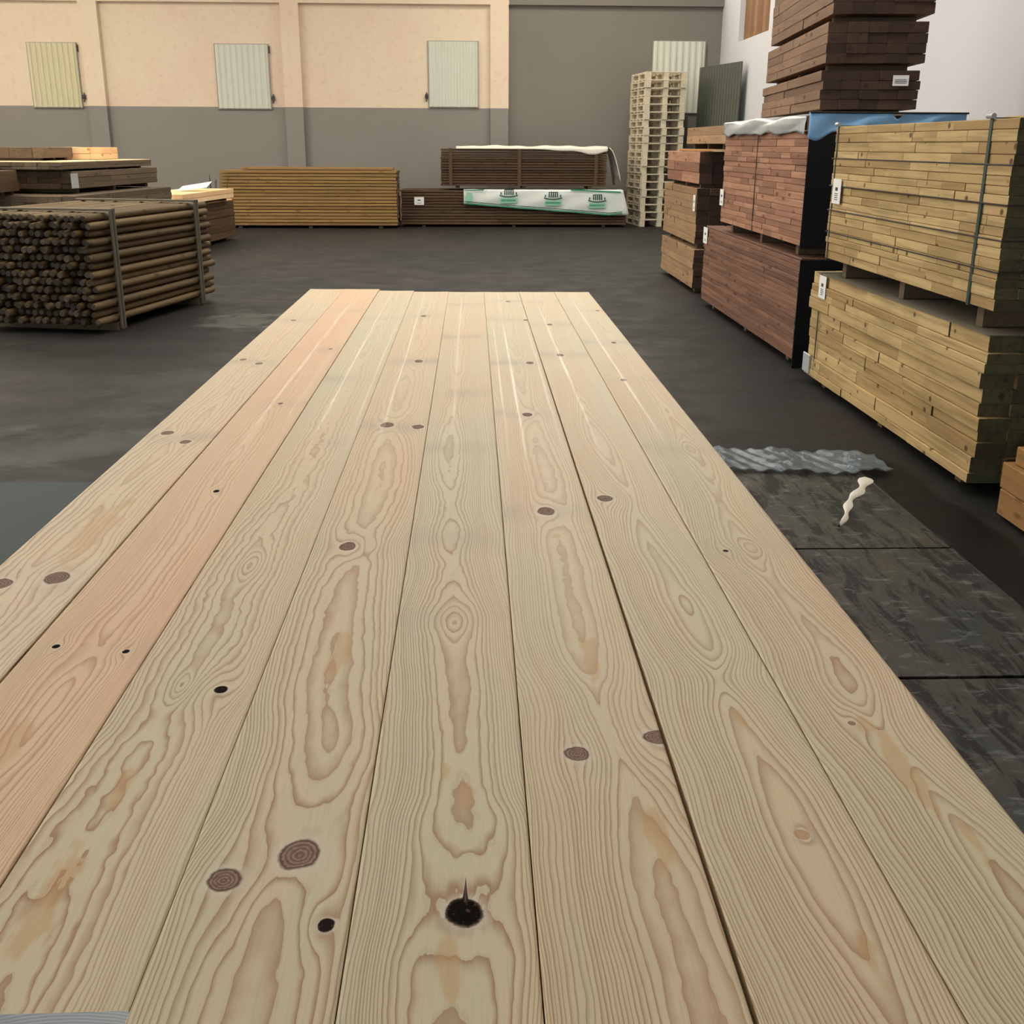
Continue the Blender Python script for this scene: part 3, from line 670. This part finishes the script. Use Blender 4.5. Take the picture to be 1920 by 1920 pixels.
# ------------------------------------------------------------------ back wall goods
GB = 'timber packs along the back wall'
t, zb, zt_ = pack('timber_pack', 'ochre timber pack with even horizontal boards at the left of the back wall', 'timber pack', (-1.47, 21.9, 0), R(90), .95, 3.38, rows(1.02, 17, 80, .06), .12, M['ochre'], M['brown_end'], seg=(2.5, 3.4), jx=.012, seed=81, rg=.012, bh=.055, group=GB)
m = MB(); m.board((.35, .1, zt_+.001), (.92, 3.0, zt_+.04), .6, .003); m.build('top_board', [M['ochre']]*2, t)
t, zb, zb2 = pack('timber_pack', 'long low dark brown pack on the floor with a white label and printed film', 'timber pack', (3.02, 22.35, 0), R(90), 1.0, 4.46, rows(.66, 12, 82, .08), .12, M['dark'], M['brown_end'], seg=(2.0, 4.4), jx=.004, seed=82, rg=.012, bh=.05, group=GB)
label_card(t, (-.02, 4.00, .42), (-.016, 4.19, .57), lines=2)
# printed film draped on its front
YF = 22.315
def front_film(a, b):
    x = -.20+a*3.13; top = .715
    bot = .44-.23*a
    if a > .9: bot = .44-.23*a+.35*(a-.9)
    if b < .2: return (x, YF-.004+.35*(1-b/.2), .716+.004*math.sin(30*a)**2)
    b = (b-.2)/.8
    z_ = top+(bot-top)*b
    if b > .99: z_ += .006*math.sin(30*a)
    return (x+(b*.13 if a > .97 else 0), YF-.012-.02*math.sin(b*3.14)-.006*math.sin(21*a+7*b)-.018*a, z_)
fw = drape('printed_film', t, M['wrapwhite'], front_film, 60, 16)
bpy.context.view_layer.update(); fw.matrix_parent_inverse = t.matrix_world.inverted(); fw['label'] = 'white film printed in green, hanging over the front of the pack'
def lay(x, z_): return (x, YF-.075, z_)
def strip(name, pts, wd, mat, yy=YF-.066):
    m = MB()
    for (x0, z0_), (x1, z1_) in zip(pts[:-1], pts[1:]):
        m.add([(x0, yy, z0_), (x1, yy, z1_), (x1, yy, z1_+wd), (x0, yy, z0_+wd), (x0, yy+.004, z0_), (x1, yy+.004, z1_), (x1, yy+.004, z1_+wd), (x0, yy+.004, z0_+wd)],
              [(0,1,2,3), (7,6,5,4), (0,4,5,1), (3,2,6,7), (0,3,7,4), (1,5,6,2)])
    return m.build(name, [mat, mat], fw)
strip('green_border', [(-.19, .445), (.8, .37), (1.8, .30), (2.66, .235), (2.92, .27)], .022, M['greenp'])
strip('green_border', [(-.19, .485), (.8, .41), (1.8, .34), (2.66, .275), (2.92, .30)], .012, M['darkprint'])
strip('green_border', [(-.19, .69), (.2, .70)], .02, M['greenp'])
strip('green_border', [(1.9, .70), (2.88, .66)], .03, M['greenp'])
# three printed marks: upright bars over a curved base with green lettering below
def mark(cx, cz, k):
    m = MB(); yy = YF-.078
    for dx, hgt in ((-.15, .05), (-.075, .10), (-.035, .10), (.005, .10), (.045, .10), (.085, .10), (.15, .05)):
        m.box((cx+dx-.011, yy, cz), (cx+dx+.011, yy+.004, cz+hgt))
    m.box((cx-.08, yy, cz+.09), (cx+.095, yy+.004, cz+.105))
    for i in range(12):
        a0 = i/12*2-1; a1 = (i+1)/12*2-1
        m.add([(cx+a0*.18, yy, cz-.02-.03*(1-a0*a0)), (cx+a1*.18, yy, cz-.02-.03*(1-a1*a1)), (cx+a1*.18, yy, cz+.002-.03*(1-a1*a1)), (cx+a0*.18, yy, cz+.002-.03*(1-a0*a0))], [(0,1,2,3)])
    o = m.build('printed_mark', [M['darkprint']]*2, fw)
    m = MB(); m.box((cx-.16, yy+.002, cz-.155), (cx+.16, yy+.004, cz-.06)); m.build('mint_block', [M['mintp']]*2, fw)
    m = MB()
    for i in range(6):
        x0 = cx-.14+i*.048
        m.box((x0, yy-.002, cz-.125), (x0+.010, yy+.002, cz-.08)); m.box((x0+.024, yy-.002, cz-.125), (x0+.034, yy+.002, cz-.08))
        m.box((x0, yy-.002, cz-.105), (x0+.034, yy+.002, cz-.097))
    m.build('lettering', [M['greenp']]*2, fw)
mark(.68, .62, 0); mark(1.55, .575, 1); mark(2.42, .53, 2)
m = MB(); m.box((-.17, YF-.072, .50), (-.03, YF-.068, .60)); m.box((-.15, YF-.072, .63), (-.04, YF-.068, .66)); m.build('mint_block', [M['mintp']]*2, fw)

t, zb, zt3 = pack('timber_pack', 'dark brown pack under a pale cover, standing on the low dark pack', 'timber pack', (2.61, 22.35, zb2+.012), R(90), 1.0, 3.26, rows(.70, 14, 83, .05), .12, M['dark2'], M['brown_end'], seg=(3.2, 3.4), jx=.010, seed=83, rg=.012, bh=.06, group=GB)
for yy in (.22, 1.72, 3.06):
    m = MB(); m.board((-.022, yy-.035, zb), (-.011, yy+.035, zt3), .6, .003, axis=2); m.build('batten', [M['dark']]*2, t)
def cov(a, b):
    y = .0+a*2.95; s = .02*abs(math.sin(8*a+2))+.015*math.sin(19*a)**2
    hang = .10*math.exp(-((a-.10)/.09)**2)+.03*math.exp(-((a-.3)/.1)**2)+.012
    pth = [(-.03, zt3-hang), (-.028, zt3+.012), (.1, zt3+.03+s), (.5, zt3+.035+s*.5), (1.0, zt3+.02)]
    k = b*4; i = min(int(k), 3); f = k-i
    return (pth[i][0]*(1-f)+pth[i+1][0]*f, y, pth[i][1]*(1-f)+pth[i+1][1]*f)
drape('pale_cover', t, M['cover'], cov, 50, 14)
def cov2(a, b):            # hanging flap on the right-hand end
    return (.0+a*.9, -.03-.24*b**.6*(1-.2*a)-.03*math.sin(a*9), zt3+.02-b*(.64-.08*math.sin(5*a)))
drape('cover_flap', t, M['cover'], cov2, 16, 12)

# pallet stack
def make_pallet():
    p = empty('pallet', (0, 0, 0))
    for k in range(5):
        m = MB(); xw = .8; y = k*(1.2-.1)/4
        m.board((0, y, .122), (.8, y+.10, .144), .35+.1*k, .003, axis=0); m.build('deck_board', [M['pallet']]*2, p)
    for x in (0, .35, .70):
        for y in (0, .528, 1.056):
            m = MB(); m.board((x, y, .022), (x+.10, y+.144, .100), .4, .003, axis=1); m.build('block', [M['pallet']]*2, p)
        m = MB(); m.board((x, 0, .100), (x+.10, 1.2, .1215), .6, .003); m.build('stringer_board', [M['pallet']]*2, p)
        m = MB(); m.board((x, 0, 0), (x+.10, 1.2, .0215), .5, .003); m.build('bottom_board', [M['pallet']]*2, p)
    return p
def copy_tree(o, parent=None):
    c = o.copy(); COL.objects.link(c); c.parent = parent
    for ch in list(o.children): copy_tree(ch, c)
    return c
pr_ = random.Random(3); proto = make_pallet()
NP = 20
for i in range(NP):
    p = proto if i == 0 else copy_tree(proto)
    p.location = (3.33+pr_.uniform(-.012, .012), 22.55+pr_.uniform(-.02, .02), i*.1452)
    p.rotation_euler = (0, 0, R(6)+pr_.uniform(-.012, .012))
    if i == 0: lb = 'lowest pale wooden pallet of the tall stack by the back wall, resting on the floor'
    elif i == NP-1: lb = 'topmost pale wooden pallet of the tall stack by the back wall'
    elif i == NP-2: lb = 'pale wooden pallet directly below the topmost one of the tall stack'
    elif i == 1: lb = 'pale wooden pallet directly above the lowest one of the tall stack'
    else: lb = 'pale wooden pallet inside the tall stack, %s from the floor' % ['','','third','fourth','fifth','sixth','seventh','eighth','ninth','tenth','eleventh','twelfth','thirteenth','fourteenth','fifteenth','sixteenth','seventeenth','eighteenth'][i]
    tag(p, lb, 'pallet', 'pallets stacked by the back wall')

# ------------------------------------------------------------------ left side goods
def rot(p, a): return (p[0]*math.cos(a)-p[1]*math.sin(a), p[0]*math.sin(a)+p[1]*math.cos(a))
# L1 bundle of round posts: origin at near right corner, local y along posts, local -x to the left
b1 = empty('post_bundle', (-3.14, 9.36, 0), R(-11.3)); tag(b1, 'strapped bundle of round brown fence posts with dark near ends on the left floor', 'post bundle')
pr_ = random.Random(9); core = MB(); D = .071; npt = 0
NX, NZ = 17, 14
for i in range(NX):
    for j in range(NZ):
        x = -D/2 - i*D*.98 - (D/2 if j % 2 else 0); z_ = .075+D/2+j*D*.925+(pr_.uniform(-.007, .007) if j else 0)
        a = pr_.uniform(-.05, .05); L_ = 2.28+pr_.uniform(-.04, .10)
        r_ = D/2*pr_.uniform(.86, .99); tn = pr_.random()
        def post(m):
            m.cyl((x, a, z_), (x, a+.05, z_), r_*.72, r_, n=9, tint=tn, mend=1)
            m.cyl((x, a+.05, z_), (x, L_, z_), r_, n=9, tint=tn)
        if i < 1 or (j == NZ-1) or (i < 6 and npt < 98):
            m = MB(); post(m); m.build('post', [M['post'], M['post_end']], b1); npt += 1
        else: post(core)
core.build('inner_post', [M['post'], M['post_end']], b1, kind='stuff')
ztop = .075+NZ*D*.925+.01
for yy in (.32, 1.95):
    m = MB(); m.board((.008, yy-.04, .02), (.026, yy+.04, ztop+.01), .5, .003, axis=2); m.build('batten', [M['strap_grey']]*2, b1)
    m = MB(); m.board((-NX*D-.03, yy-.04, ztop), (.026, yy+.04, ztop+.018), .5, .003, axis=0); m.build('batten', [M['strap_grey']]*2, b1)
    m = MB(); m.board((-NX*D-.03, yy-.05, 0), (.0, yy+.05, .074), .5, .003, axis=0); m.build('bearer', [M['oldrun']]*2, b1)
    m = MB(); m.board((.0265, yy-.008, .03), (.029, yy+.008, ztop), .5, .0005, axis=2); m.build('strap', [M['strap']]*2, b1)

# stacks behind it
GL = 'timber packs behind the post bundle on the left'
h8 = R(-6)
t, zb, z2 = pack('timber_pack', 'dark brown pack behind the posts with pale boards on its top', 'timber pack', (-5.40, 15.2, 0), h8-R(0), 1.0, 3.4, rows(.58, 10, 90, .1), .14, M['dark'], M['dark'], seg=(2, 4), seed=91, bh=.06, group=GL)
# second face towards +x is what the camera sees, so mirror: build boards on that side through a turned pack
t.location = (-4.06, 19.35, 0); t.rotation_euler = (0, 0, R(180)+h8)
m = MB()
for k in range(5): m.board((.02+k*.19, .02, z2+.001), (.20+k*.19, 3.35, z2+.022), .2+.15*k, .003)
m.build('pale_top_board', [M['pale']]*2, t, kind='stuff')
zL2 = z2+.022
t, zb, z_ = pack('timber_pack', 'short pack of pale boards behind the left stack, below a white paper', 'timber pack', (-3.98, 19.0, zL2+.001), R(180)+h8, .8, 2.4, [.07, .07], .14, M['pale'], M['pale'], seg=(1, 2.4), seed=92, bh=.04, group=GL)
zp = zL2+.001+z_
m = MB(); m.add([(0,0,0),(.45,.05,.05),(.47,.35,.13),(.02,.30,.06),(0,0,-.004),(.45,.05,.046),(.47,.35,.126),(.02,.30,.056)], [(0,1,2,3),(7,6,5,4),(0,4,5,1),(1,5,6,2),(2,6,7,3),(3,7,4,0)])
o = m.build('paper_sheet', [M['paper']]*2); o.location = (-4.6, 17.8, zp+.006); tag(o, 'crumpled white paper lying on the pale boards near the ochre pack', 'paper')
# debris
m = MB(); pr_ = random.Random(4)
for k in range(26):
    p0 = (pr_.uniform(-.25, .05), pr_.uniform(-.2, .2), .0); p1 = (p0[0]+pr_.uniform(-.15, .15), p0[1]+pr_.uniform(-.1, .1), pr_.uniform(.15, .5))
    m.cyl(p0, p1, .014, .006, n=5)
o = m.build('strap_tangle', [M['debris']]*2); o.location = (-4.35, 19.75, .0); o.scale = (1, 1, 2.1); tag(o, 'dark green tangle of used strapping between the pale boards and the ochre pack', 'strapping')

# L3 tower: packs seen from their near right corner
def lpack(lb, corner, L_, W_, hh, nr, z0_, sd, seed, head=-6, bh=.03, ed=None):
    """corner = near right corner; the visible long side is the right one"""
    a = R(head); ux, uy = -math.sin(a), math.cos(a)
    loc = (corner[0]+ux*L_, corner[1]+uy*L_, z0_)
    t, zb, z_ = pack('timber_pack', lb, 'timber pack', loc, R(180)+a, W_, L_, rows(hh, nr, seed, .1), .14, M[sd], M[ed or sd], seg=(1.2, 2.6), seed=seed, bh=bh, group=GL)
    return t, z0_+z_
t, za = lpack('dark brown pack on the floor behind the post bundle at the left edge', (-4.45, 12.3), 3.3, 1.5, .62, 9, 0, 'dark', 93, bh=.07)
t, zc = lpack('weathered dark pack in the middle of the left stack, right above the post bundle', (-4.32, 12.4), 2.9, 1.4, .27, 4, za+.001, 'greybrown', 94, bh=.04)
t, zd = lpack('grey-brown pack with a hanging scrap of clear film, second from top of the left stack', (-4.52, 13.0), 2.55, 1.2, .19, 3, zc+.001, 'greybrown', 95, bh=.05, ed='dark')
m = MB(); m.board((-.03, 2.44, .06), (-.012, 2.60, .22), .5, .01, axis=2); m.build('film_scrap', [M['white_film']]*2, t)
t, ze = lpack('broad flat pack of grey boards capping the left stack', (-4.56, 12.85), 2.6, 1.3, .075, 2, zd+.001, 'greybrown', 96, bh=.022)
m = MB(); m.board((.01, .02, ze-zd-.0005), (1.28, 2.58, ze-zd+.004), .6, .002); m.build('pale_top_board', [M['pale']]*2, t)
zf = ze+.006
t, zg = lpack('short stack of bright orange-yellow boards on top of the left stack', (-4.68, 14.65), .85, .60, .145, 2, zf, 'pale', 97, head=4, bh=.004)
t, zg2 = lpack('brown board pack with pale top at the left edge, highest on the left', (-5.02, 13.6), 1.0, 1.2, .12, 1, zf, 'greybrown', 98, head=0, bh=.03)
t, zk = lpack('short brown pack with torn film at the left picture edge', (-5.02, 12.15), .62, 1.0, .22, 2, zc+.001, 'dark', 99, head=0, bh=.04, ed='greybrown')

# ------------------------------------------------------------------ floor things
m = MB()
def fplate(y0, y1, lb, x1=1.925, x0=.35, sk=0):
    m = MB(); m.board((x0, y0, .001), (x1, y1, .010), .5, .002, axis=1); o = m.build('floor_sheet', [M['plate']]*2); tag(o, lb, 'floor sheet', 'dark sheets lying on the floor right of the table')
fplate(4.10, 5.30, 'wet dark floor sheet with a torn pale crease, farthest of three right of the table')
fplate(2.975, 4.085, 'streaky dark floor sheet, middle one of three right of the table', x1=1.93)
fplate(1.55, 2.955, 'dark stained floor sheet nearest the camera, right of the table', x1=1.94)
m = MB(); m.board((-3.6, 2.6, .001), (-1.0, 5.075, .008), .5, .002, axis=1); o = m.build('floor_sheet', [M['teal']]*2); tag(o, 'plain dark teal rectangle on the floor left of the table', 'floor sheet')  # thin dark teal rectangle, flat on the floor
def ribbon(a, b):
    x = 1.15+a*.93; y = 5.14+b*.40+.03*math.sin(7*a)
    z_ = .014+.02*abs(math.sin(b*9+2*math.sin(8*a)))*(.5+.5*math.sin(17*a))+.012*math.sin(33*a+6*b)**2
    return (x, y-(a > .8)*(a-.8)*.6*b, z_)
o = drape('clear_film', None, M['film'], ribbon, 60, 24); tag(o, 'crumpled clear plastic film at the far edge of the dark floor sheets', 'plastic film')
m = MB(); n = 24
vs = []
for i in range(n):
    a = i/(n-1); x = 1.90+(1.545-1.90)*a+.012*math.sin(9*a); y = 5.06+(4.36-5.06)*a; wv = (.016*(1-a)+.006)*(1+.4*math.sin(23*a))
    vs += [(x-wv, y+wv*.4, .0115), (x, y, .020+.008*math.sin(5*a)**2), (x+wv*1.5, y-wv*.3, .0115)]
fs = []
for i in range(n-1):
    k = i*3; fs += [(k, k+1, k+4, k+3), (k+1, k+2, k+5, k+4)]
m.add(vs, fs, .5, None, True); o = m.build('film_fold', [M['cover']]*2); tag(o, 'pale raised fold of torn film on the farthest dark floor sheet', 'plastic film')

# ------------------------------------------------------------------ room shell
def struct(name, m, mats, parent=None):
    o = m.build(name, mats, parent)
    if not parent: o['kind'] = 'structure'
    return o
XL, XR, YN, YB, ZC = -14.0, 5.12, -9.0, 24.32, 7.2
m = MB(); m.box((XL-.3, YN-.3, -.2), (XR+.3, YB+.5, 0)); struct('floor', m, [M['floor']]*2)
# back wall with openings for the clerestory
m = MB(); m.box((XL-.3, YB, 0), (XR+.3, YB+.3, 4.6)); m.box((XL-.3, YB, 6.5), (XR+.3, YB+.3, ZC)); struct('wall_back', m, [M['wallback']]*2)
m = MB(); m.box((XL, YB-.10, 4.235), (XR, YB-.001, 4.50)); struct('trim_1', m, [M['wallback']]*2)
i = 2
for xc in (-12.1, -7.71, -3.70, .54):
    m = MB(); m.box((xc-.185, YB-.13, 0), (xc+.185, YB-.001, 4.234)); struct('trim_%d' % i, m, [M['wallback']]*2); i += 1
# clerestory glazing
em = emis('daylight_clerestory', (1.0, .94, .80, 1), 3.3)
m = MB(); xs = [XL, -13.6, -9.3, -9.0, -5.0, -4.7, -.7, -.4, 3.6, 3.9, 5.0, XR]
for k in range(0, len(xs), 2): m.box((xs[k], YB+.02, 4.6), (xs[k+1], YB+.28, 6.5))
struct('trim_7', m, [M['wallback']]*2)
for k in range(5):
    w_ = MB(); w_.box((xs[2*k+1], YB+.14, 4.6), (xs[2*k+2], YB+.17, 6.5)); struct('window_%d' % (k+20), w_, [em]*2)
# right wall, with a boarded window high up near the corner
m = MB(); wy0, wy1, wz0, wz1 = 20.45, 22.75, 3.45, 5.6
m.box((XR, YN, 0), (XR+.3, wy0, ZC)); m.box((XR, wy1, 0), (XR+.3, YB, ZC)); m.box((XR, wy0, 0), (XR+.3, wy1, wz0)); m.box((XR, wy0, wz1), (XR+.3, wy1, ZC))
struct('wall_right', m, [M['wallside']]*2)
m = MB()
pr_ = random.Random(8); y = wy0
while y < wy1-.01:
    y2 = min(y+.22, wy1); m.board((XR+.10, y+.002, wz0), (XR+.13, y2-.002, wz1), pr_.random(), .004, axis=2); y = y2
m.build('window_1', [timber('boarded_window', srgb(120,88,58), srgb(160,122,84), grain=.5, axis=2)]*2)['kind'] = 'structure'
m = MB(); m.box((XL-.3, YN, 0), (XL, YB, 2.6)); m.box((XL-.3, YN, 5.6), (XL, YB, ZC)); struct('wall_left', m, [M['wallfar']]*2)
emL = emis('daylight_left', (1.0, .88, .72, 1), 2.4); emC = emis('cool_daylight_and_fill', (.74, .86, 1.0, 1), 9.0)
w_ = MB(); w_.box((XL-.2, 7.0, 2.6), (XL-.16, YB, 5.6)); struct('window_6', w_, [emL]*2)
w_ = MB(); w_.box((XL-.2, 2.0, 2.6), (XL-.16, 7.0, 5.6)); struct('window_10', w_, [emC]*2)
m = MB(); m.box((XL-.3, YN, 2.6), (XL, 2.0, 5.6)); struct('trim_8', m, [M['wallfar']]*2)
m = MB(); m.box((XL-.3, YN-.3, 0), (-7, YN, ZC)); m.box((-3, YN-.3, 0), (XR+.3, YN, ZC)); m.box((-7, YN-.3, 4), (-3, YN, ZC)); struct('wall_front', m, [M['wallfar']]*2)
m = MB(); m.box((-7, YN-.2, 0), (-3, YN-.16, 4)); struct('window_11', m, [emC]*2)  # unseen glowing opening behind the camera, added to brighten camera-facing ends
# ceiling with skylight strips
m = MB(); ys_ = [YN-.3, 6.0, 7.0, 11.0, 12.0, 16.0, 17.0, YB+.3]
for a, b_ in ((0, 1), (2, 3), (4, 5), (6, 7)): m.box((XL-.3, ys_[a], ZC), (XR+.3, ys_[b_], ZC+.2))
struct('ceiling', m, [M['ceiling']]*2)
ems = emis('daylight_skylight', (1.0, .95, .87, 1), 11.5)
for k, (y0, y1) in enumerate([(6.0, 7.0), (11.0, 12.0), (16.0, 17.0)]):
    w_ = MB(); w_.box((XL, y0, ZC+.08), (XR, y1, ZC+.12)); struct('window_%d' % (k+7), w_, [ems]*2)

# corrugated shutters on the wall
def corr(name, x0, x1, z0_, z1_, y, nrib, lb, matl, cat, lean=0, thick=.045, group=None, clasp=True, side=1):
    t = empty(name, (0, 0, 0)); tag(t, lb, cat, group)
    m = MB(); seg = nrib*4; dep = .022
    vs = []; 
    for i in range(seg+1):
        x = x0+.02+(x1-x0-.04)*i/seg; d = dep if (i % 4) in (1, 2) else 0
        vs += [(x, y-thick-d, z0_), (x, y-thick-d+lean, z1_), (x, y-thick+.012, z0_), (x, y-thick+.012+lean, z1_)]
    fs = []
    for i in range(seg):
        a = i*4; b_ = a+4
        fs += [(a, b_, b_+1, a+1), (a+3, b_+3, b_+2, a+2), (a+2, b_+2, b_, a), (a+1, b_+1, b_+3, a+3)]
    fs += [(0, 1, 3, 2), (seg*4+2, seg*4+3, seg*4+1, seg*4)]
    m.add(vs, fs); m.build('corrugated_sheet', [matl]*2, t)
    if clasp:
        f = MB(); f.box((x0, y-thick+.013, z0_-.015), (x0+.02, y-.001, z1_)); f.box((x1-.02, y-thick-.012, z0_-.015), (x1, y-.001, z1_)); f.box((x0, y-thick+.012, z0_-.02), (x1, y-.001, z0_)); f.box((x0, y-thick+.012, z1_), (x1, y-.001, z1_+.015))
        f.build('frame', [M['panel_edge']]*2, t)
        f = MB(); xs = x1+.015 if side > 0 else x0-.07
        f.box((xs, y-.05, z0_+.16), (xs+.055, y-.001, z0_+.24)); f.cyl((xs+.03, y-.06, z0_+.10), (xs+.03, y-.03, z0_+.28), .012, n=8); f.build('latch', [M['darkmetal']]*2, t)
        if side > 0:
            f = MB(); f.box((x1+.002, y-.04, z1_-.16), (x1+.022, y-.001, z1_-.03)); f.build('hinge', [M['darkmetal']]*2, t)
    return t
GS = 'corrugated shutters on the back wall'
corr('wall_shutter', -9.04, -8.03, 2.24, 3.46, YB, 9, 'cream corrugated shutter, leftmost of the four on the back wall', M['panel_cream'], 'shutter', group=GS)
corr('wall_shutter', -5.27, -4.17, 2.235, 3.46, YB, 9, 'pale corrugated shutter with a dark latch, second from left on the back wall', M['panel'], 'shutter', group=GS)
corr('wall_shutter', -.93, .115, 2.29, 3.545, YB, 8, 'pale corrugated shutter beside the grey bay, third from left on the back wall', M['panel'], 'shutter', group=GS, side=-1)
corr('wall_shutter', 3.70, 4.80, 2.20, 3.58, YB, 8, 'white corrugated shutter on the grey bay, partly behind the pallet stack', M['panel'], 'shutter', group=GS, side=-1)
gs = corr('metal_sheet', 0, 1.95, 0.01, 3.04, 0, 16, 'dark green corrugated metal sheet leaning in the corner behind the pallets', M['greensheet'], 'metal sheet', lean=.06, clasp=False)
gs.location = (4.56, 23.62, 0); gs.rotation_euler = (0, 0, math.atan2(-1.88, .42))
corr('metal_sheet', 3.95, 4.5, 0.01, 2.12, YB-.22, 10, 'lower dark green corrugated sheet behind the pallet stack', M['greensheet'], 'metal sheet', lean=.08, clasp=False)

# ------------------------------------------------------------------ lamps
def area(name, loc, size, sizey, power, color, rotx=0, roty=0):
    l = bpy.data.lights.new(name, 'AREA'); l.shape = 'RECTANGLE'; l.size = size; l.size_y = sizey; l.energy = power; l.color = color
    o = bpy.data.objects.new(name, l); COL.objects.link(o); o.location = loc; o.rotation_euler = (rotx, roty, 0); return o
for k, (x, y) in enumerate([(-8.5, 11.0), (-8.5, 19.0)]):
    area('hall_and_fill_lamp', (x, y, 6.6), .5, 1.5, 220, (1, .86, .66))
area('hall_and_fill_lamp', (2.0, 20.8, 6.9), 3.5, 1.6, 260, (1, .9, .76))  # extra unseen lamp, added to brighten the right half of the back wall

w = bpy.data.worlds.new('World'); sc.world = w; w.use_nodes = True
w.node_tree.nodes['Background'].inputs[0].default_value = (.8, .85, 1, 1); w.node_tree.nodes['Background'].inputs[1].default_value = .2

# ------------------------------------------------------------------ camera
cam = bpy.data.cameras.new('Camera'); co = bpy.data.objects.new('Camera', cam); COL.objects.link(co)
cam.sensor_fit = 'HORIZONTAL'; cam.sensor_width = 36; cam.lens = 2050/1920*36; cam.clip_end = 100; cam.clip_start = .05
Rm = Matrix(((0.9994354, 0.0061807, -0.0330248), (-0.0332735, 0.3184086, -0.9473694), (0.0046600, 0.9479334, 0.3184344)))
q = Rm.to_quaternion(); q.normalize()
# camera looks along -Z of its frame; the third column above already is the frame's +Z
co.matrix_world = Matrix.Translation((0, 0, 1.55)) @ q.to_matrix().to_4x4()
sc.camera = co
sc.view_settings.view_transform = 'Standard'; sc.view_settings.look = 'None'
sc.view_settings.exposure = -0.18; sc.view_settings.gamma = 1.0; sc.view_settings.use_curve_mapping = False
sc.cycles.use_denoising = True
sc.cycles.max_bounces = 6
